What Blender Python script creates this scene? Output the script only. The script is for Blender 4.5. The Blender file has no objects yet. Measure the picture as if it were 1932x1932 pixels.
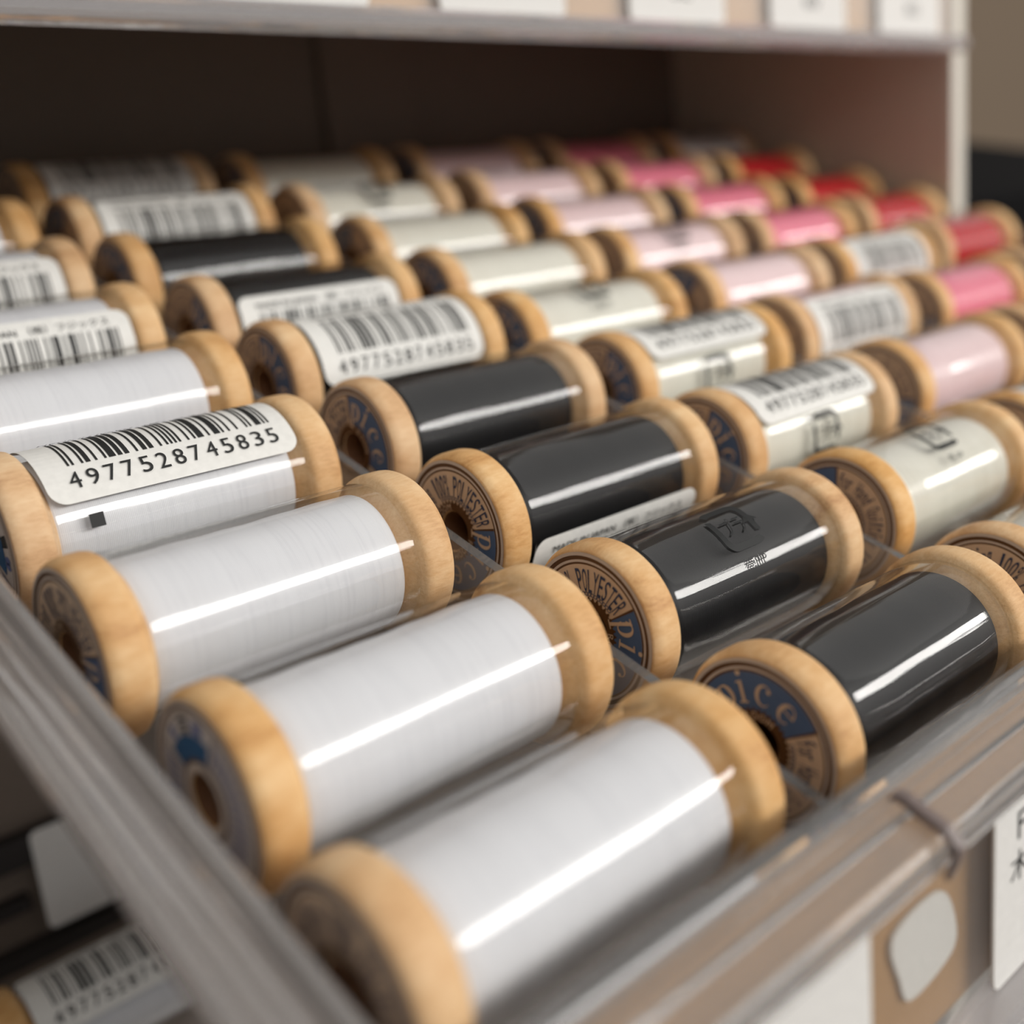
import bpy, bmesh, math, random
from math import sin, cos, pi, radians as RAD
from mathutils import Matrix, Vector

S = 0.012                      # one flange radius (12 mm); lengths below are in this unit
TILT = RAD(19.6)               # slope of the trays
L, W, PX, PY = 4.2095, 0.4577, 4.9778, 2.4085   # spool length, flange thickness, column and row pitch
SC = bpy.context.scene
COL = SC.collection
rnd = random.Random(7)

# ------------------------------------------------------------------ camera, world, lamps, exposure
cam_d = bpy.data.cameras.new('camera'); cam = bpy.data.objects.new('camera', cam_d); COL.objects.link(cam)
cam_r, cam_dn, cam_f = (0.73706, -0.66861, -0.09851), (-0.24122, -0.12398, -0.96252), (0.63130, 0.73320, -0.25273)
cam.matrix_world = Matrix(((cam_r[0], -cam_dn[0], -cam_f[0], -3.6233 * S),
                           (cam_r[1], -cam_dn[1], -cam_f[1], -6.5098 * S),
                           (cam_r[2], -cam_dn[2], -cam_f[2], 5.4540 * S), (0, 0, 0, 1)))
cam_d.sensor_width = 36; cam_d.lens = 2132.92 / 1932 * 36
cam_d.clip_start = 0.005; cam_d.clip_end = 50
cam_d.dof.use_dof = True; cam_d.dof.focus_distance = 13.3 * S; cam_d.dof.aperture_fstop = 9.0
cam_d.dof.aperture_blades = 0
SC.camera = cam

world = bpy.data.worlds.new('world'); SC.world = world; world.use_nodes = True
world.node_tree.nodes['Background'].inputs[0].default_value = (0.95, 0.93, 0.92, 1)
world.node_tree.nodes['Background'].inputs[1].default_value = 0.22

def lamp(name, loc, target, sx, sy, watts, col=(1, 0.97, 0.93)):
    d = bpy.data.lights.new(name, 'AREA'); d.shape = 'RECTANGLE'; d.size = sx; d.size_y = sy
    d.energy = watts; d.color = col
    o = bpy.data.objects.new(name, d); COL.objects.link(o); o.location = loc
    z = (Vector(loc) - Vector(target)).normalized(); x = Vector((1, 0, 0)); y = z.cross(x).normalized()
    o.rotation_euler = Matrix((x, y, z)).transposed().to_euler()
    return o
lamp('ceiling_tube_front', (1.75, -1.60, 0.68), (0.1, 0, 0), 3.5, 0.34, 44)
lamp('ceiling_panel', (0.9, -0.9, 1.70), (0.9, -0.9, 0), 6.0, 4.5, 28)

SC.view_settings.view_transform = 'Standard'
try: SC.view_settings.look = 'None'
except Exception: pass
SC.view_settings.exposure = 0.22; SC.view_settings.gamma = 1.0
SC.view_settings.use_curve_mapping = False
SC.cycles.use_denoising = True
SC.cycles.max_bounces = 16; SC.cycles.transparent_max_bounces = 24
SC.cycles.transmission_bounces = 14; SC.cycles.glossy_bounces = 6
SC.cycles.sample_clamp_indirect = 6
SC.cycles.blur_glossy = 0.5

# ------------------------------------------------------------------ materials
def lin(c):
    return tuple(((x / 255) / 12.92 if x / 255 <= 0.04045 else ((x / 255 + 0.055) / 1.055) ** 2.4) for x in c) + (1,)
def mat(name):
    m = bpy.data.materials.new(name); m.use_nodes = True
    nt = m.node_tree; nt.nodes.clear()
    out = nt.nodes.new('ShaderNodeOutputMaterial')
    return m, nt, nt.nodes, nt.links, out
def bsdf(N, Lk, out, col=None, rough=0.5, **kw):
    b = N.new('ShaderNodeBsdfPrincipled'); b.inputs['Roughness'].default_value = rough
    if col is not None: b.inputs['Base Color'].default_value = col
    for k, v in kw.items(): b.inputs[k.replace('_', ' ')].default_value = v
    Lk.new(b.outputs[0], out.inputs[0]); return b
def coords(N, Lk, scale):
    t = N.new('ShaderNodeTexCoord'); mp = N.new('ShaderNodeMapping'); mp.inputs['Scale'].default_value = scale
    Lk.new(t.outputs['Object'], mp.inputs[0]); return mp
def noise(N, Lk, src, scale, detail=3, rough=0.5):
    n = N.new('ShaderNodeTexNoise'); n.inputs['Scale'].default_value = scale
    n.inputs['Detail'].default_value = detail; n.inputs['Roughness'].default_value = rough
    Lk.new(src.outputs[0], n.inputs['Vector']); return n
def ramp(N, Lk, fac, stops):
    r = N.new('ShaderNodeValToRGB'); Lk.new(fac, r.inputs[0]); e = r.color_ramp.elements
    e[0].position, e[0].color = stops[0]; e[1].position, e[1].color = stops[-1]
    for p, c in stops[1:-1]:
        k = e.new(p); k.color = c
    return r
def bump(N, Lk, h, b, strength, dist):
    n = N.new('ShaderNodeBump'); n.inputs['Strength'].default_value = strength; n.inputs['Distance'].default_value = dist
    Lk.new(h, n.inputs['Height']); Lk.new(n.outputs[0], b.inputs['Normal']); return n

def make_plain(name, rgb, rough=0.6, grain=0.04, **kw):
    m, nt, N, Lk, out = mat(name)
    b = bsdf(N, Lk, out, lin(rgb), rough, **kw)
    mp = coords(N, Lk, (1, 1, 1)); n = noise(N, Lk, mp, 900, 3)
    c = lin(rgb)
    r = ramp(N, Lk, n.outputs[0], [(0.3, tuple(x * (1 - grain) for x in c[:3]) + (1,)), (0.7, tuple(min(1, x * (1 + grain)) for x in c[:3]) + (1,))])
    Lk.new(r.outputs[0], b.inputs['Base Color'])
    return m

def make_wood():
    m, nt, N, Lk, out = mat('maple_wood')
    b = bsdf(N, Lk, out, None, 0.55, Specular_IOR_Level=0.3)
    mp = coords(N, Lk, (260, 900, 900)); n1 = noise(N, Lk, mp, 2.2, 5, 0.65)
    mp2 = coords(N, Lk, (90, 120, 260)); n2 = noise(N, Lk, mp2, 1.0, 3)
    mix = N.new('ShaderNodeMath'); mix.operation = 'MULTIPLY_ADD'; mix.inputs[1].default_value = 0.45
    Lk.new(n1.outputs[0], mix.inputs[0]); Lk.new(n2.outputs[0], mix.inputs[2])
    r = ramp(N, Lk, mix.outputs[0], [(0.42, lin((186, 132, 76))), (0.66, lin((220, 172, 114))), (0.95, lin((238, 200, 148)))])
    oi = N.new('ShaderNodeObjectInfo')
    hs = N.new('ShaderNodeHueSaturation'); Lk.new(r.outputs[0], hs.inputs['Color'])
    mr = N.new('ShaderNodeMapRange'); mr.inputs[3].default_value = 0.85; mr.inputs[4].default_value = 1.08
    Lk.new(oi.outputs['Random'], mr.inputs[0]); Lk.new(mr.outputs[0], hs.inputs['Saturation'])
    Lk.new(hs.outputs[0], b.inputs['Base Color'])
    bump(N, Lk, n1.outputs[0], b, 0.35, 0.0002)
    return m

def make_thread(name, rgb, dark):
    m, nt, N, Lk, out = mat(name)
    b = bsdf(N, Lk, out, lin(rgb), 0.27 if sum(rgb) > 200 else 0.5, Specular_IOR_Level=0.5 if sum(rgb) > 200 else 0.35)
    mp = coords(N, Lk, (1, 1, 1))
    nd = noise(N, Lk, mp, 180, 2)
    t = N.new('ShaderNodeSeparateXYZ'); Lk.new(mp.outputs[0], t.inputs[0])
    ma = N.new('ShaderNodeMath'); ma.operation = 'MULTIPLY_ADD'; ma.inputs[1].default_value = 0.00035
    Lk.new(nd.outputs[0], ma.inputs[0]); Lk.new(t.outputs[0], ma.inputs[2])
    sn = N.new('ShaderNodeMath'); sn.operation = 'MULTIPLY'; sn.inputs[1].default_value = 2 * pi / 0.00026
    Lk.new(ma.outputs[0], sn.inputs[0])
    si = N.new('ShaderNodeMath'); si.operation = 'SINE'; Lk.new(sn.outputs[0], si.inputs[0])
    mpb = coords(N, Lk, (1500, 60, 60)); nb = noise(N, Lk, mpb, 1.0, 4, 0.7)
    add = N.new('ShaderNodeMath'); add.operation = 'MULTIPLY_ADD'; add.inputs[1].default_value = 1.2
    Lk.new(nb.outputs[0], add.inputs[0]); Lk.new(si.outputs[0], add.inputs[2])
    bump(N, Lk, add.outputs[0], b, 0.22, 0.00006)
    c = lin(rgb); d = lin(dark)
    r = ramp(N, Lk, nb.outputs[0], [(0.25, d), (0.5, c)])
    Lk.new(r.outputs[0], b.inputs['Base Color'])
    return m

def make_film(name, rough, waves, fine):
    m, nt, N, Lk, out = mat(name)
    tr = N.new('ShaderNodeBsdfTransparent'); tr.inputs[0].default_value = (0.985, 0.985, 0.98, 1)
    gl = N.new('ShaderNodeBsdfGlossy'); gl.inputs['Roughness'].default_value = rough
    fr = N.new('ShaderNodeFresnel'); fr.inputs[0].default_value = 1.58
    mp = coords(N, Lk, (28, 330, 330)); n = noise(N, Lk, mp, 1.0, 2)
    mp2 = coords(N, Lk, (12, 1400, 1400)); n2 = noise(N, Lk, mp2, 1.0, 2)
    ad = N.new('ShaderNodeMath'); ad.operation = 'MULTIPLY_ADD'; ad.inputs[1].default_value = fine
    Lk.new(n2.outputs[0], ad.inputs[0]); Lk.new(n.outputs[0], ad.inputs[2])
    bu = N.new('ShaderNodeBump'); bu.inputs['Strength'].default_value = waves; bu.inputs['Distance'].default_value = 0.00016
    Lk.new(ad.outputs[0], bu.inputs['Height']); Lk.new(bu.outputs[0], gl.inputs['Normal']); Lk.new(bu.outputs[0], fr.inputs['Normal'])
    geo = N.new('ShaderNodeNewGeometry')      # same reflectance from either side of the thin film
    ior = N.new('ShaderNodeMapRange'); ior.inputs[3].default_value = 1.58; ior.inputs[4].default_value = 1 / 1.58
    Lk.new(geo.outputs['Backfacing'], ior.inputs[0]); Lk.new(ior.outputs[0], fr.inputs[0])
    mx = N.new('ShaderNodeMixShader'); Lk.new(fr.outputs[0], mx.inputs[0])
    Lk.new(tr.outputs[0], mx.inputs[1]); Lk.new(gl.outputs[0], mx.inputs[2]); Lk.new(mx.outputs[0], out.inputs[0])
    return m

def make_acrylic(name, tint, rough=0.03, wav=0.08, haze=0.92):
    m, nt, N, Lk, out = mat(name)
    b = bsdf(N, Lk, out, tint, rough, IOR=1.49, Transmission_Weight=haze)
    mp = coords(N, Lk, (60, 60, 60)); n = noise(N, Lk, mp, 1.5, 2)
    bump(N, Lk, n.outputs[0], b, wav, 0.0006)
    return m

M_WOOD = make_wood()
M_FILM = make_film('clear_film', 0.06, 0.5, 0.12)
M_PLATE = make_film('clear_plate', 0.45, 0.1, 0.0)
M_ACR = make_acrylic('clear_acrylic', (0.97, 0.96, 0.95, 1))
M_FROST = make_acrylic('wavy_clear_plastic', (0.98, 0.97, 0.95, 1), 0.24, 0.5, 0.99)
M_SIDE = make_acrylic('ribbed_clear_acrylic', (0.76, 0.725, 0.70, 1), 0.03, 0.03, 0.74)
M_BOTTOM = make_acrylic('rail_clear_acrylic', (0.95, 0.925, 0.93, 1), 0.05, 0.05, 0.76)
M_TAB = make_plain('grey_plastic', (118, 104, 100), 0.4)
M_THREAD = {
    'white': make_thread('white_thread', (226, 227, 231), (216, 217, 222)),
    'black': make_thread('black_thread', (16, 16, 18), (9, 9, 11)),
    'ivory': make_thread('ivory_thread', (232, 230, 218), (217, 214, 200)),
    'pale pink': make_thread('pale_pink_thread', (246, 220, 222), (238, 206, 209)),
    'pink': make_thread('pink_thread', (246, 140, 162), (234, 118, 144)),
    'red': make_thread('red_thread', (200, 30, 40), (170, 18, 30)),
}
M_PAPER = make_plain('white_sticker_paper', (232, 231, 226), 0.5)
M_CARD = make_plain('white_card', (228, 226, 222), 0.65)
M_INK = make_plain('black_ink', (18, 20, 20), 0.6)
M_TAN = make_plain('tan_paper', (210, 182, 154), 0.55)
M_RIM = make_plain('pale_paper_edge', (200, 184, 170), 0.5)
M_BROWN = make_plain('brown_print', (88, 54, 20), 0.5)
M_NAVY = make_plain('navy_print', (76, 100, 136), 0.5)
M_INKBLUE = make_plain('blue_lettering', (50, 62, 92), 0.5)
M_GREY = make_plain('grey_paper', (200, 188, 180), 0.5)
M_TEAL = make_plain('teal_print', (34, 88, 130), 0.5)
M_LILAC = make_plain('lilac_print', (96, 106, 150), 0.5)
M_BEIGE = make_plain('beige_strip', (176, 136, 90), 0.7)
M_PANEL = make_plain('beige_board', (198, 184, 168), 0.6)
M_EDGE = make_plain('cream_edge', (218, 212, 200), 0.5)
M_BACK = make_plain('brown_board', (114, 101, 90), 0.7)
M_FLOOR = make_plain('floor_vinyl', (120, 112, 104), 0.6)
M_BLACK = make_plain('black_plastic', (7, 7, 9), 0.8, Specular_IOR_Level=0.08)
M_CORE = make_plain('bore_shade_wood', (112, 72, 40), 0.7)  # darkened wood: the shade inside the spool hole is put into the colour
M_RAIL = make_plain('dark_rail', (34, 28, 26), 0.6)

# ------------------------------------------------------------------ mesh helpers (unit: flange radius)
def me_from(name, V, F, mats, mi=None, smooth=False, recalc=False):
    me = bpy.data.meshes.new(name)
    me.from_pydata([(v[0] * S, v[1] * S, v[2] * S) for v in V], [], F)
    for m in mats: me.materials.append(m)
    if mi:
        for p, k in zip(me.polygons, mi): p.material_index = k
    if recalc:
        bm = bmesh.new(); bm.from_mesh(me); bmesh.ops.recalc_face_normals(bm, faces=bm.faces); bm.to_mesh(me); bm.free()
    if smooth:
        me.polygons.foreach_set('use_smooth', [True] * len(me.polygons))
    me.update(); return me
def ob(name, me, parent=None, loc=(0, 0, 0), rot=(0, 0, 0)):
    o = bpy.data.objects.new(name, me); COL.objects.link(o)
    o.parent = parent; o.location = tuple(x * S for x in loc); o.rotation_euler = rot
    return o
def empty(name, loc, rot=(0, 0, 0)):
    o = bpy.data.objects.new(name, None); COL.objects.link(o)
    o.empty_display_size = 0.005
    o.location = tuple(x * S for x in loc); o.rotation_euler = rot; return o
def tag(o, label, cat, group=None, kind=None):
    o['label'] = label; o['category'] = cat
    if group: o['group'] = group
    if kind: o['kind'] = kind
    return o
def lathe(prof, n=64, closed=False):
    V, F = [], []
    for (x, r) in prof:
        for k in range(n):
            a = 2 * pi * k / n; V.append((x, -r * sin(a), r * cos(a)))
    m = len(prof)
    for i in range(m if closed else m - 1):
        j = (i + 1) % m
        for k in range(n):
            l = (k + 1) % n; F.append((i * n + k, i * n + l, j * n + l, j * n + k))
    return V, F
def box(x0, x1, y0, y1, z0, z1, V=None, F=None):
    V = [] if V is None else V; F = [] if F is None else F; b = len(V)
    V += [(x, y, z) for x in (x0, x1) for y in (y0, y1) for z in (z0, z1)]
    F += [tuple(b + i for i in f) for f in ((0, 1, 3, 2), (4, 6, 7, 5), (0, 4, 5, 1), (2, 3, 7, 6), (0, 2, 6, 4), (1, 5, 7, 3))]
    return V, F
def extrude(poly, a0, a1, axis, segs=1):
    """closed polygon swept along x ('x': poly is (y,z)) or along y ('y': poly is (x,z))"""
    V, F = [], []; n = len(poly)
    for s in range(segs + 1):
        a = a0 + (a1 - a0) * s / segs
        V += [((a, p[0], p[1]) if axis == 'x' else (p[0], a, p[1])) for p in poly]
    for s in range(segs):
        for k in range(n):
            l = (k + 1) % n; F.append((s * n + k, s * n + l, (s + 1) * n + l, (s + 1) * n + k))
    F.append(tuple(range(n))[::-1]); F.append(tuple(segs * n + k for k in range(n)))
    return V, F
def rounded(x0, x1, y0, y1, r, n=6):
    P = []
    for cx, cy, a0 in ((x1 - r, y1 - r, 0), (x0 + r, y1 - r, 90), (x0 + r, y0 + r, 180), (x1 - r, y0 + r, 270)):
        for k in range(n + 1):
            a = RAD(a0 + 90 * k / n); P.append((cx + r * cos(a), cy + r * sin(a)))
    return P

_tc = {}
def text2d(s, h, w=None):
    """flat lettering: list of 2-D points and faces, cap height about h, centred on (0,0)"""
    if (s, h, w) in _tc: return _tc[(s, h, w)]
    c = bpy.data.curves.new('lettering', 'FONT'); c.body = s; c.size = 1.0; c.resolution_u = 4
    c.align_x = 'LEFT'
    o = bpy.data.objects.new('lettering', c); COL.objects.link(o)
    dg = bpy.context.evaluated_depsgraph_get(); dg.update()
    me = o.evaluated_get(dg).to_mesh()
    P = [(v.co.x, v.co.y) for v in me.vertices]; F = [tuple(p.vertices) for p in me.polygons]
    o.evaluated_get(dg).to_mesh_clear(); bpy.data.objects.remove(o); bpy.data.curves.remove(c)
    x0, x1 = min(p[0] for p in P), max(p[0] for p in P); y0, y1 = min(p[1] for p in P), max(p[1] for p in P)
    sy = h / (y1 - y0); sx = (w / (x1 - x0)) if w else sy
    P = [((p[0] - (x0 + x1) / 2) * sx, (p[1] - (y0 + y1) / 2) * sy) for p in P]
    _tc[(s, h, w)] = (P, F); return P, F

# serif letters for the end label, built from strokes (x-height 1)
def poly(P): return (P, [tuple(range(len(P)))])
def ring2(cx, cy, rx, ry, ix, iy, irx, iry, a0, a1, n=26):
    P, F = [], []
    for k in range(n + 1):
        a = RAD(a0 + (a1 - a0) * k / n)
        P += [(cx + rx * cos(a), cy + ry * sin(a)), (ix + irx * cos(a), iy + iry * sin(a))]
    for k in range(n): F.append((2 * k, 2 * k + 1, 2 * k + 3, 2 * k + 2))
    return P, F
GLYPH = {
    'p': [poly([(.10, -.50), (.28, -.50), (.28, 1.0), (.22, 1.0), (.10, .95)]), poly([(-.05, -.56), (.44, -.56), (.44, -.49), (-.05, -.49)]),
          poly([(-.06, .86), (.12, .90), (.12, .98), (-.06, .93)]), ring2(.44, .48, .42, .53, .40, .48, .25, .45, -160, 165)],
    'i': [poly([(.10, 0), (.28, 0), (.28, 1.0), (.22, 1.0), (.10, .95)]), poly([(-.05, -.05), (.43, -.05), (.43, .03), (-.05, .03)]),
          poly([(-.06, .86), (.12, .90), (.12, .98), (-.06, .93)]), ring2(.19, 1.33, .13, .13, .19, 1.33, .001, .001, 0, 360, 12)],
    'c': [ring2(.40, .48, .42, .53, .46, .48, .30, .46, 52, 318), ring2(.64, .76, .11, .11, .64, .76, .001, .001, 0, 360, 10)],
    'e': [ring2(.40, .48, .42, .53, .45, .48, .28, .46, 2, 318), poly([(.12, .50), (.80, .50), (.80, .57), (.12, .57)])],
}
GW = {'p': .98, 'i': .56, 'c': .92, 'e': .9}

class Flat:
    """collects flat shapes with material slots, then maps them onto a disc face or a cylinder"""
    def __init__(s, mats): s.V, s.F, s.mi, s.mats = [], [], [], mats
    def add(s, P, F, f, k=0):
        b = len(s.V); s.V += [f(*p) for p in P]; s.F += [tuple(b + i for i in q) for q in F]; s.mi += [k] * len(F)
    def mesh(s, name): return me_from(name, s.V, s.F, s.mats, s.mi)
def on_arc(rb, th0, x):            # reading clockwise along radius rb; u along the arc, v outward
    def f(u, v):
        a = th0 + u / rb; r = rb + v; return (x, -r * sin(a), r * cos(a))
    return f
def sector(fl, r0, r1, a0, a1, x, k, n=None):
    n = n or max(2, int(abs(a1 - a0) / 5)); P, F = [], []
    for i in range(n + 1):
        a = RAD(a0 + (a1 - a0) * i / n); P += [(r0, a), (r1, a)]
    for i in range(n): F.append((2 * i, 2 * i + 1, 2 * i + 3, 2 * i + 2))
    fl.add(P, F, lambda r, a: (x, -r * sin(a), r * cos(a)), k)
def sticker_map(r):                # u along the axis, v up the page; page top turns to the back
    def f(u, v):
        a = -v / r; return (u, -r * sin(a), r * cos(a))
    return f

# ------------------------------------------------------------------ the setting
def struct(name, V, F, m, label, cat, loc=(0, 0, 0)):
    o = ob(name, me_from(name, V, F, [m], recalc=True), None, loc)
    return tag(o, label, cat, kind='structure')
struct('floor', *box(-120, 160, -160, 60, -62, -60), M_FLOOR, 'grey vinyl shop floor under the display cabinet', 'floor')
struct('wall_back', *box(-120, 160, 60, 62, -60, 90), make_plain('brown_wall', (104, 88, 70), 0.7), 'brown shop wall behind the display cabinet', 'wall')

cab = tag(empty('display_cabinet', (0, 10, -60)), 'brown stepped display cabinet with a pale-edged side panel holding the spool trays', 'cabinet')
def cab_part(name, V, F, m): return ob(name, me_from(name, [(v[0], v[1] - 10, v[2] + 60) for v in V], F, [m], recalc=True), cab)
cab_part('side_panel', *box(29.36, 30.0, 10.62, 33, -60, 24), M_PANEL)
cab_part('edge_strip', *box(29.34, 30.02, 10.44, 10.62, -60, 24), M_EDGE)
cab_part('back_panel', *box(-12, 29.36, 20.7, 21.2, -60, 13.1), M_BACK)
cab_part('batten', *box(14.5, 17.4, 20.45, 20.7, -8, 11.8), M_BACK)
cab_part('riser_panel', *box(-12, 29.3, 14.2, 14.6, -60, 3.3), M_BACK)
cab_part('side_panel', *box(-10.6, -10, 10.5, 33, -60, 24), M_PANEL)  # unseen left panel, added to keep stray light off the rear rows
V, F = box(-10, 29.3, -.6, 22, -1.45, -1.2)
cab_part('shelf_board', [(v[0], 12.45 + v[1] * cos(TILT) - v[2] * sin(TILT), 11.62 + v[1] * sin(TILT) + v[2] * cos(TILT)) for v in V], F, M_PANEL)  # unseen board under the upper tray, added to shade the rear rows
V, F = box(-6, 6, 13.9, 14.2, -5.2, -4.6); box(-6, 6, 13.9, 14.2, -7.15, -6.8, V, F); box(-6, 1.3, 13.9, 14.2, -6.05, -5.8, V, F)
cab_part('rail', V, F, M_RAIL)
cab_part('shelf_board', *box(30.02, 62, 11, 33, 1.2, 1.8), M_PANEL)

# ------------------------------------------------------------------ acrylic trays
def lift(y, z): return (y * cos(TILT) - z * sin(TILT), y * sin(TILT) + z * cos(TILT))
XL, XR, YF, YB = -0.40, 29.25, -1.2, 20.45
FRONT = [(YF, -1.0), (YF, .60), (YF - .03, .67), (YF - .10, .71), (-1.58, .71), (-1.62, .77), (-1.76, .77), (-1.80, .71), (-2.08, .70),
         (-2.17, .67), (-2.22, .60), (-2.23, .48), (-2.12, .48), (-2.11, .56), (-2.05, .59), (-1.42, .59), (-1.36, .54), (-1.34, .44), (-1.34, -1.0)]
SIDE = [(XL, -1.0), (XL, .58), (XL - .02, .64), (XL - .06, .68), (XL - .11, .67)]
for i in range(25):                       # four rounded ribs along the top of the rail
    t = i / 24; SIDE.append((XL - .13 - .60 * t, .60 + .085 * cos(2 * pi * (4 * t - .12))))
SIDE += [(XL - .76, .66), (XL - .80, .62), (XL - .81, .56), (XL - .80, .44), (XL - .72, .44), (XL - .71, .50), (XL - .66, .53), (XL - .24, .53), (XL - .16, .50), (XL - .13, .42), (XL - .13, -1.0)]
def tray_meshes():
    d = {}
    d['floor_panel'] = me_from('floor_panel', *box(XL - .13, XR, -1.34, YB, -1.14, -1.0), [M_ACR], recalc=True)
    d['front_rim'] = me_from('front_rim', *extrude(FRONT, XL - .80, XR + .05, 'x', 6), [M_ACR], recalc=True)
    d['side_rim'] = me_from('side_rim', *extrude(SIDE, YF, YB, 'y', 6), [M_SIDE], recalc=True)
    V, F = box(XR - .13, XR, YF, YB, -1.0, .6); d['side_wall'] = me_from('side_wall', V, F, [M_ACR], recalc=True)
    d['divider'] = me_from('divider', *box(-.07, .07, YF, YB - .1, -1.0, .20), [M_ACR], recalc=True)
    # hooked tab of the divider over the front rim
    hook = [(-1.56, .715), (-1.58, .80), (-1.70, .83), (-2.10, .79), (-2.27, .70), (-2.30, .60), (-2.29, .34), (-2.245, .34), (-2.24, .60), (-2.18, .69), (-2.08, .72), (-1.80, .73)]
    d['divider_tab'] = me_from('divider_tab', *extrude(hook, -.06, .06, 'x'), [M_TAB], recalc=True)
    return d
TM = tray_meshes()
def world_strip(prof, x0, x1, name, m):        # profile in level (y,z) relative to the tray's own origin
    return me_from(name, *extrude(prof, x0, x1, 'x', 4), [m], recalc=True)
BEIGE = [(-1.80, -2.55), (-1.72, -2.55), (-1.72, -.52), (-1.42, -.20), (-1.36, -.26), (-1.36, -.20), (-1.44, -.12), (-1.80, -.46)]
TM['backing_strip'] = world_strip(BEIGE, XL - .5, XR, 'backing_strip', M_BEIGE)
TM['label_plate'] = world_strip([(-2.02, -2.50), (-1.95, -2.50), (-1.95, -.44), (-2.02, -.44)], XL - .6, XR, 'label_plate', M_PLATE)
TM['bottom_rail'] = world_strip([(-1.9, -2.92), (-2.30, -2.92), (-2.42, -2.88), (-2.45, -2.80), (-2.45, -2.62), (-2.40, -2.55), (-2.30, -2.52), (-1.9, -2.52)], XL - .6, XR + .15, 'bottom_rail', M_BOTTOM)

def tray(x, y, z, label, dividers, group='acrylic spool trays', front=True):
    r = tag(empty('acrylic_tray', (x, y, z), (TILT, 0, 0)), label, 'tray', group)
    for n in ('floor_panel', 'side_rim', 'side_wall'): ob(n, TM[n], r)
    ob('front_rim', TM['front_rim'], r)
    for k in dividers:
        d = ob('divider', TM['divider'], r, (4.593 + PX * k, 0, 0)); ob('front_tab', TM['divider_tab'], d)
    if front:
        for n in ('backing_strip', 'label_plate', 'bottom_rail'): ob(n, TM[n], r, (0, 0, 0), (-TILT, 0, 0))
    return r
UP = (0, 12.45, 11.62); LOW = (-.22, -6.25, -13.65)
tray(0, 0, 0, 'clear acrylic tray holding the six columns of spools in the middle of the cabinet', range(5))
tray(*UP, 'clear acrylic tray on the step above with label cards along its front', range(1))
tray(*LOW, 'clear acrylic tray in shadow on the step below', range(1), front=False)

# ------------------------------------------------------------------ spools
half = [(0.0, .25), (0.0, .935), (.012, .95), (.05, .975), (.09, .993), (.14, 1.0), (.34, 1.0), (.40, .985), (.44, .95), (W, .90), (.50, .84), (.60, .72), (.62, .55), (.62, .25)]
def flange_mesh(prof):
    V, F = lathe(prof, 80, True)
    mi = [1 if (i // 80) in (len(prof) - 1, len(prof) - 2) else 0 for i in range(len(F))]  # hole faces take the wood coloured for the shade inside
    return me_from('flange', V, F, [M_WOOD, M_CORE], mi, smooth=True, recalc=True)
FL_L = flange_mesh(half)
FL_R = flange_mesh([(L - x, r) for x, r in half])
CORE = me_from('core', *lathe([(.62, .25), (.62, .60), (L - .62, .60), (L - .62, .25)], 40, True), [M_CORE], recalc=True)
tp = [(.50, .60), (.50, .76), (.53, .80)]
k = 0
for i in range(25):
    t = i / 24; tp.append((.56 + (L - 1.22) * t, .815 + .006 * sin(9 * t) + .004 * sin(31 * t)))
tp += [(L - .63, .80), (L - .61, .76), (L - .61, .60)]
TH = {c: me_from(c.replace(' ', '_') + '_thread', *lathe(tp, 80, True), [M_THREAD[c]], smooth=True, recalc=True) for c in M_THREAD}
def film_mesh():
    V, F = [], []; n = 84; xs = [W + .05, W + .12, 1.2, 2.1, 3.0, L - W - .10, L - W - .01]
    for k in range(n + 1):
        a = RAD(385 * k / n); r = .918 + .018 * k / n
        for j, x in enumerate(xs):
            rr = r + (.012 if j == 0 else 0) - (.02 if j == 6 else 0); V.append((x, -rr * sin(a), rr * cos(a)))
    m = len(xs)
    for k in range(n):
        for j in range(m - 1): F.append((k * m + j, (k + 1) * m + j, (k + 1) * m + j + 1, k * m + j + 1))
    return me_from('film_sleeve', V, F, [M_FILM], smooth=True)
FILM = film_mesh()

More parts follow.
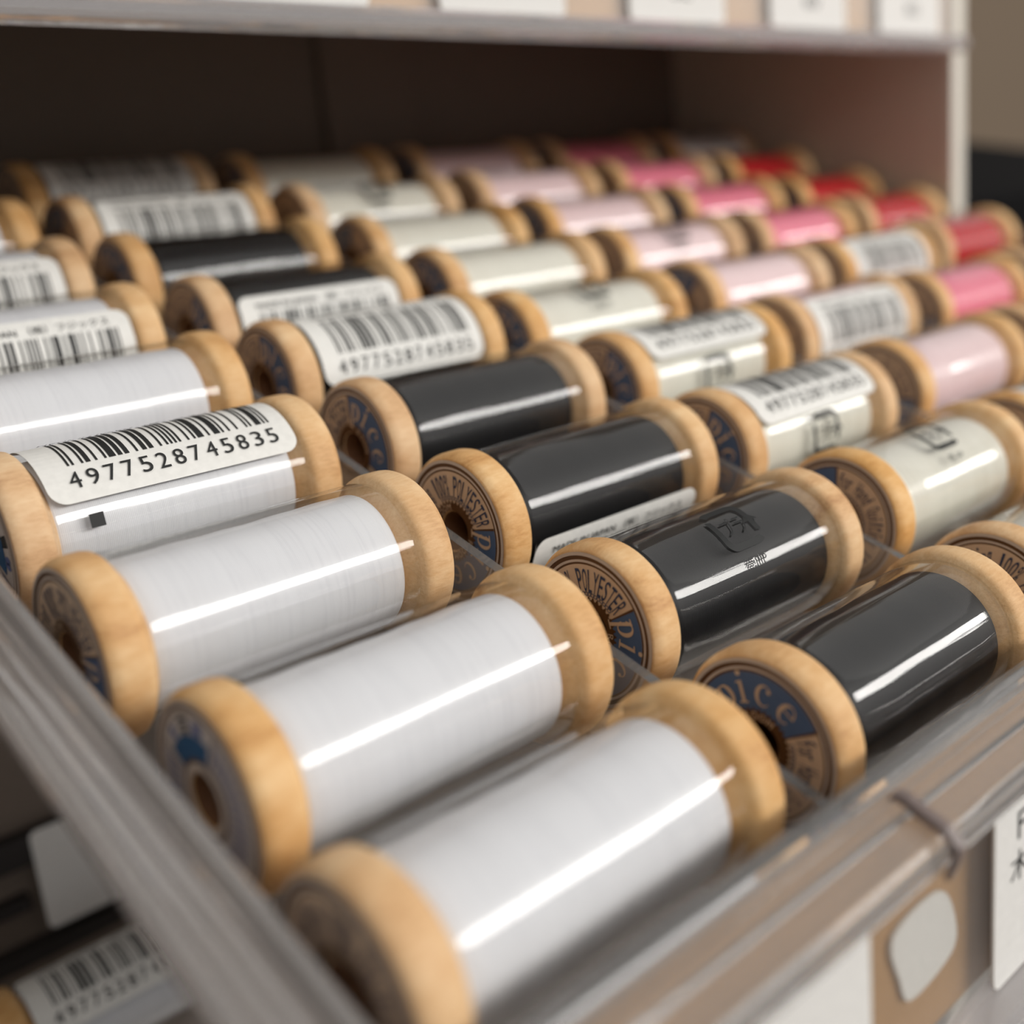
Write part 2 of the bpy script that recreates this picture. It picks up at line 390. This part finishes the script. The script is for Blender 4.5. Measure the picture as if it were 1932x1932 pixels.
# end label with the brand sectors
XF = -.012
def label_pice():
    f = Flat([M_TAN, M_RIM, M_BROWN, M_NAVY])
    for r0, r1, k in ((.27, .80, 0), (.80, .825, 2), (.825, .855, 1), (.855, .905, 2), (.905, .945, 1)): sector(f, r0, r1, 0, 360, XF + (0 if r0 < .9 else -.008), k, 90)
    sector(f, .34, .80, -60, 60, XF - .003, 3, 40)
    for a in (-60, 60): sector(f, .30, .80, a - 1.1, a + 1.1, XF - .005, 2, 2)
    sector(f, .27, .375, 0, 360, XF - .006, 2, 90)
    for k in range(36): f.add([(-.024, 0), (.024, 0), (.006, .040), (-.006, .040)], [(0, 1, 2, 3)], on_arc(.374, RAD(10 * k), XF - .006), 2)
    sector(f, .905, .945, 0, 360, XF, 1, 90)
    return f.mesh('end_label')
def label_pice_text():
    f = Flat([M_TAN, M_INKBLUE])
    sc = .238
    for ch, deg in zip('pice', (-43, -20, 6, 36)):
        for P, F in GLYPH[ch]:
            def g(px, pv, w=GW[ch], a=RAD(deg)):
                u, v = (px - w / 2) * sc, .585 + (pv - .5) * sc
                return (XF - .009, -(v * sin(a) + u * cos(a)), v * cos(a) - u * sin(a))
            f.add(P, F, g, 0)
    def arc_words(s, th, rb, h, adv, k, w, x):
        n = len(s)
        for i, ch in enumerate(s):
            if ch == ' ': continue
            P, F = text2d(ch, h if ch not in 'oranuigQt' else h, w * (.45 if ch in "il1'" else 1.0))
            f.add(P, F, on_arc(rb, RAD(th) + (i - (n - 1) / 2) * adv / rb, x), k)
    arc_words('100% POLYESTER', 240, .61, .28, .086, 1, .066, XF - .009)
    for s0, hh, vv in (('for Hand Quilting', .0, .0),):
        n = len(s0); rb = .63
        for i, ch in enumerate(s0):
            if ch == ' ': continue
            low = ch in 'oranuig'
            P, F = text2d(ch, .165 if low and ch != 'g' and ch != 'i' else .24, .054 if ch not in 'il' else .026)
            off = -.035 if low and ch not in 'gi' else (-.04 if ch == 'g' else 0)
            f.add(P, F, (lambda g, o: (lambda u, v: g(u, v + o)))(on_arc(rb, RAD(120) + (i - (n - 1) / 2) * .072 / rb, XF - .009), off), 1)
    for base in (120, 240):           # scroll line under the words
        for i in range(16):
            P, F = ring2(0, 0, .032, .026, 0, 0, .022, .017, 0, 360, 12)
            f.add(P, F, on_arc(0.445, RAD(base - 47 + 6.2 * i), XF - .009), 1)
    arc_words('ROOM', 0, .322, .085, .10, 0, .075, XF - .010)
    arc_words('ROOM', 180, .322, .085, .10, 0, .075, XF - .010)
    return f.mesh('lettering')
def label_picture():
    f = Flat([M_GREY, M_RIM, M_BROWN, M_TEAL, M_LILAC, M_INK])
    for r0, r1, k in ((.27, .80, 0), (.80, .815, 2), (.815, .86, 1), (.86, .90, 2), (.90, .945, 1)): sector(f, r0, r1, 0, 360, XF, k, 90)
    sector(f, .27, .36, 0, 360, XF - .006, 1, 90); sector(f, .36, .40, 0, 360, XF - .006, 2, 90)
    sector(f, .40, .62, -38, 38, XF - .005, 3, 30)
    for v in (.635, .695, .755): sector(f, v, v + .034, -5, 5, XF - .007, 5, 3)
    for a in (-5, 5): sector(f, .60, .79, a - .6, a + .5, XF - .007, 5, 2)
    for a in (24, -24, 18): f.add(*ring2(0, 0, .05, .075, 0, 0, .001, .001, 0, 360, 12), on_arc(.70, RAD(a), XF - .006), 4)
    for a in range(46, 312, 1):
        if a % 9 < 5: sector(f, .46 + .02 * ((a * 7) % 3), .72 + .015 * ((a * 5) % 3), a, a + .55, XF - .006, 4, 1)
    for a in (44, 316): sector(f, .40, .80, a, a + 1, XF - .006, 2, 1)
    return f.mesh('end_label')
LAB_A, LAB_AT, LAB_B = label_pice(), label_pice_text(), label_picture()

# barcode sticker
def ean13(code):
    Lc = '0001101 0011001 0010011 0111101 0100011 0110001 0101111 0111011 0110111 0001011'.split()
    par = 'LLLLLL LLGLGG LLGGLG LLGGGL LGLLGG LGGLLG LGGGLL LGLGLG LGLGGL LGGLGL'.split()[int(code[0])]
    out = '101'
    for d, q in zip(code[1:7], par):
        s = Lc[int(d)]
        if q == 'G': s = ''.join('10'[int(b)] for b in s)[::-1]
        out += s
    out += '01010'
    for d in code[7:]: out += ''.join('10'[int(b)] for b in Lc[int(d)])
    return out + '101'
RS = .946
def sticker_meshes():
    x0, x1, h = W + .06, L - W - .04, .75
    f = Flat([M_PAPER]); P = rounded(x0, x1, -h, h, .20)
    # strips along the axis so the paper bends round the sleeve
    rows = 28
    def span(v):
        t = abs(v) - (h - .20)
        d = 0 if t <= 0 else .20 - math.sqrt(max(0, .04 - t * t))
        return x0 + d, x1 - d
    V2, F2 = [], []
    for i in range(rows + 1):
        v = -h + 2 * h * (0.5 - 0.5 * cos(pi * i / rows)); a, b = span(v); V2 += [(a, v), (b, v)]
    for i in range(rows): F2.append((2 * i, 2 * i + 1, 2 * i + 3, 2 * i + 2))
    f.add(V2, F2, sticker_map(RS)); paper = f.mesh('barcode_sticker')
    f = Flat([M_INK]); bits = ean13('4977528745835'); bw = 2.62 / 95; bx = (x0 + x1) / 2 - 1.31 + .06
    i = 0
    while i < 95:
        if bits[i] == '1':
            j = i
            while j < 95 and bits[j] == '1': j += 1
            a, b = bx + i * bw, bx + j * bw; P, F = [], []
            for q in range(9):
                v = -.27 + (.44 + .27) * q / 8; P += [(a, v), (b, v)]
            for q in range(8): F.append((2 * q, 2 * q + 1, 2 * q + 3, 2 * q + 2))
            f.add(P, F, sticker_map(RS + .006)); i = j
        else: i += 1
    bars = f.mesh('barcode')
    f = Flat([M_INK]); cx = (x0 + x1) / 2; g = sticker_map(RS + .016)
    for i, ch in enumerate('4977528745835'):
        P, F = text2d(ch, .22, .135); f.add(P, F, lambda u, v, i=i: g(u + cx + .02 + (i - 6) * .212, v - .49), 0)
    P, F = text2d('MADE IN JAPAN \uff08\u682a\uff09\u30d5\u30b8\u30c3\u30af\u30b9', .16, 2.55); f.add(P, F, lambda u, v: g(u + cx, v + .56), 0)
    return paper, bars, f.mesh('lettering')
ST_P, ST_B, ST_T = sticker_meshes()

# packaging mark printed on the sleeve
def mark_mesh():
    f = Flat([M_INK]); g0 = sticker_map(.951); cx = 2.02
    g = lambda u, v: g0(u + cx, v)
    out, inn = rounded(-.36, .36, -.34, .34, .16, 8), rounded(-.27, .27, -.25, .25, .09, 8)
    n = len(out)
    for k in range(n):
        l = (k + 1) % n; m = ((out[k][0] + out[l][0]) / 2, (out[k][1] + out[l][1]) / 2)
        if (m[0] < -.2 and .02 < m[1] < .30) or (m[0] > .2 and -.30 < m[1] < -.02): continue
        # split long sides so they follow the curve
        for q in range(4):
            t0, t1 = q / 4, (q + 1) / 4
            lerp = lambda A, B, t: (A[0] + (B[0] - A[0]) * t, A[1] + (B[1] - A[1]) * t)
            f.add([lerp(out[k], out[l], t0), lerp(out[k], out[l], t1), lerp(inn[k], inn[l], t1), lerp(inn[k], inn[l], t0)], [(0, 1, 2, 3)], g)
    f.add([(-.36, .02), (-.27, .02), (-.45, .16), (-.18, .16)][0:2] + [(-.315, -.10)], [(0, 1, 2)], g)
    f.add([(.45, -.02), (.18, -.02), (.315, .12)], [(0, 1, 2)], g)
    P, F = text2d('\u30d7\u30e9', .26, .40); f.add(P, F, g)
    P, F = text2d('\u5dfb:PP', .15, .40); f.add(P, F, lambda u, v: g(u - .02, v - .52))
    return f.mesh('packaging_mark')
MARK = mark_mesh()
SQ = Flat([M_INK]); SQ.add([(.86, -.08), (1.03, -.08), (1.03, .08), (.86, .08)], [(0, 1, 2, 3)], sticker_map(.951)); SQ = SQ.mesh('registration_mark')

def spool(pos, colour, label, group, face='A', clock=0, sticker=None, mark=None, square=None, rot=TILT, seam=None):
    r = tag(empty('thread_spool', pos, (rot, 0, 0)), label, 'spool of thread', group)
    c = (0, 0, 1)
    ob('flange', FL_L, r, c, (rnd.uniform(0, 6), 0, 0)); ob('flange', FL_R, r, c, (rnd.uniform(0, 6), 0, 0))
    ob('core', CORE, r, c)
    ob('thread', TH[colour], r, c)
    s = seam if seam is not None else rnd.uniform(60, 110)
    ob('film_sleeve', FILM, r, c, (RAD(s), 0, 0))
    lab = ob('end_label', LAB_A if face == 'A' else LAB_B, r, c, (RAD(clock), 0, 0))
    lab.scale = (1, .975, .975)
    if face == 'A': ob('lettering', LAB_AT, lab)
    if sticker is not None:
        st = ob('barcode_sticker', ST_P, r, c, (RAD(sticker), 0, 0)); ob('barcode', ST_B, st); ob('lettering', ST_T, st)
    if mark is not None: ob('packaging_mark', MARK, r, c, (RAD(mark), 0, 0))
    if square is not None: ob('registration_mark', SQ, r, c, (RAD(square), 0, 0))
    return r

JIT = {(0, 0): (-.077, .034), (0, 1): (.058, -.051), (0, 2): (-.064, .047), (0, 3): (.008, .059), (0, 4): (.15, .10), (0, 6): (-.015, .075), (0, 7): (.085, .102),
       (1, 1): (-.06, -.046), (1, 2): (-.02, .05), (1, 3): (.138, .10), (1, 4): (.15, .13), (1, 5): (.064, -.038), (1, 6): (-.077, .002), (1, 8): (.01, .065),
       (2, 1): (.043, -.046), (2, 2): (-.19, -.072), (2, 3): (.1, -.027), (2, 4): (-.2, -.15), (2, 5): (.035, -.074), (2, 6): (-.068, -.2), (2, 7): (-.068, -.2),
       (3, 1): (-.065, -.14), (3, 3): (.025, .113), (3, 4): (-.026, -.057), (4, 3): (-.045, -.1), (5, 4): (.13, .3), (5, 5): (.036, .16), (5, 6): (-.035, -.15)}
COLNAME = ['white', 'black', 'ivory', 'pale pink', 'pink', 'red']
GROUPS = ['white spools beside the left rail', 'black spools in the second column', 'ivory spools in the third column', 'pale pink spools in the fourth column', 'pink spools in the fifth column', 'red spools beside the side panel']
ROWS = {0: range(0, 8), 1: range(0, 9), 2: range(0, 9), 3: range(1, 9), 4: range(2, 9), 5: range(3, 9)}
SPEC = {  # sticker angle, mark angle, label face, label turn
    (0, 0): dict(clock=150), (0, 1): dict(face='B', clock=-36), (0, 2): dict(clock=118), (0, 3): dict(sticker=0, square=60, face='B', clock=60),
    (0, 5): dict(sticker=74), (0, 6): dict(sticker=70), (1, 0): dict(clock=-14), (1, 1): dict(mark=14, clock=102), (1, 2): dict(sticker=126, clock=122),
    (1, 3): dict(clock=40), (1, 4): dict(sticker=30, clock=45), (1, 5): dict(sticker=80, clock=70), (1, 7): dict(sticker=55), (1, 8): dict(sticker=22),
    (2, 1): dict(mark=2, clock=-78), (2, 2): dict(sticker=-1, mark=68, clock=60), (2, 3): dict(sticker=-6, mark=68), (2, 4): dict(mark=6), (2, 7): dict(mark=20),
    (3, 1): dict(sticker=-20), (3, 3): dict(sticker=58), (3, 5): dict(mark=20), (4, 4): dict(sticker=50), (5, 8): dict(sticker=10)}
ORD = ['frontmost', 'second from the front', 'third from the front', 'fourth from the front', 'fifth from the front', 'sixth from the front', 'seventh from the front', 'eighth from the front', 'rearmost']
for c in range(6):
    for n, r in enumerate(ROWS[c]):
        sp = SPEC.get((c, r), {}); j = JIT.get((c, r), (0, 0))
        y, z = lift(r * PY + j[1], -1.0)
        what = ('with a barcode sticker' if 'sticker' in sp and r > 1 or (c, r) == (3, 1) else 'with a printed packaging mark' if 'mark' in sp else 'under plain clear film')
        place = 'rearmost' if r == 8 or (c == 0 and r == 7) else ORD[n]
        spool((c * PX + j[0], y, z), COLNAME[c], f'{COLNAME[c]} thread spool {what}, {place} in its column', GROUPS[c], **{**dict(clock=rnd.uniform(0, 360)), **sp})
def low(c, r, colour, label, **kw):
    y, z = lift(r * PY, -1.0); spool((LOW[0] + c * PX, LOW[1] + y, LOW[2] + z), colour, label, 'spools in the tray below', **kw)
low(0, 8, 'white', 'shadowed spool with a barcode sticker seen below the left rail', sticker=2)

# ------------------------------------------------------------------ label cards
def card_mesh(w, h, t=.03):
    P = rounded(0, w, 0, h, .14); V = [(p[0], 0, p[1]) for p in P] + [(p[0], t, p[1]) for p in P]; n = len(P)
    F = [tuple(range(n)), tuple(range(2 * n - 1, n - 1, -1))] + [(k, (k + 1) % n, n + (k + 1) % n, n + k) for k in range(n)]
    return me_from('label_card', V, F, [M_CARD], recalc=True)
CARD = card_mesh(3.2, 2.02)
def words(o, items):
    f = Flat([M_INK])
    for s, u, v, h, w in items:
        P, F = text2d(s, h, w); f.add(P, F, lambda a, b: (a + u, -.006, b + v))
    ob('handwriting', f.mesh('handwriting'), o)
def card(x, y, z, label, items=(), me=CARD, rx=0.0):
    o = tag(ob('label_card', me, None, (x, y, z), (rx, 0, 0)), label, 'label card', 'white price label cards')
    if items: words(o, items)
    return o
card(.43, -2.06, -2.49, 'white label card reading 60 on the front plate, left of the beige gap', [('60', 2.55, 1.02, .34, .42)])
card(5.86, -2.06, -2.49, 'white label card with handwriting at the right end of the front plate', [('F', .56, 1.66, .30, .17), ('\u6728\u7dbf', .72, 1.22, .34, .78)])
for k, (x, s) in enumerate(((5.7, ''), (10.45, '82'), (15.55, '32'), (20.5, '60'), (25.3, '82'))):
    nm = ['first', 'second', 'third', 'fourth', 'last'][k]
    card(x, UP[1] - 2.06, UP[2] - 2.49, f'blurred white label card on the upper tray, {nm} from the left', [(s, 1.7, .62, .28, .62)] if s else ())
_c = [(4.36, -1.10), (5.20, -1.06), (5.50, -1.55), (5.40, -1.86), (4.66, -1.94), (4.46, -1.62)]  # corners of a soft white patch behind the plate, modelled as a thin sheet
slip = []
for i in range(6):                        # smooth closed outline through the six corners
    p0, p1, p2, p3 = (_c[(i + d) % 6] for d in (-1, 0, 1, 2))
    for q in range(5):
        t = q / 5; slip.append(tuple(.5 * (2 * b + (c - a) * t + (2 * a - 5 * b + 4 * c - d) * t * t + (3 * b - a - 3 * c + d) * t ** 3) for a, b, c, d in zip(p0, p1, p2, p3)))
tag(ob('white_patch', me_from('white_patch', *(lambda P: ([(u, y, z) for y in (-1.85, -1.82) for u, z in P], [tuple(range(30)), tuple(range(59, 29, -1))] + [(k, (k + 1) % 30, 30 + (k + 1) % 30, 30 + k) for k in range(30)]))(slip), [M_CARD], recalc=True)),
    'blurred white patch behind the front plate, between the two nearest label cards', 'paper slip')
card(1.5, 13.86, -6.6, 'white card in shadow on the riser below the left rail')

# ------------------------------------------------------------------ neighbouring bay
V, F = box(0, 26, 0, 14, 0, 2.7); box(.3, 25.7, .3, 13.7, .3, 2.8, V, F)
o = ob('storage_box', me_from('storage_box', V, F, [M_BLACK], recalc=True), None, (33.0, 13.2, 1.55), (RAD(12), 0, 0))
tag(o, 'black storage box on the shelf right of the side panel', 'box')
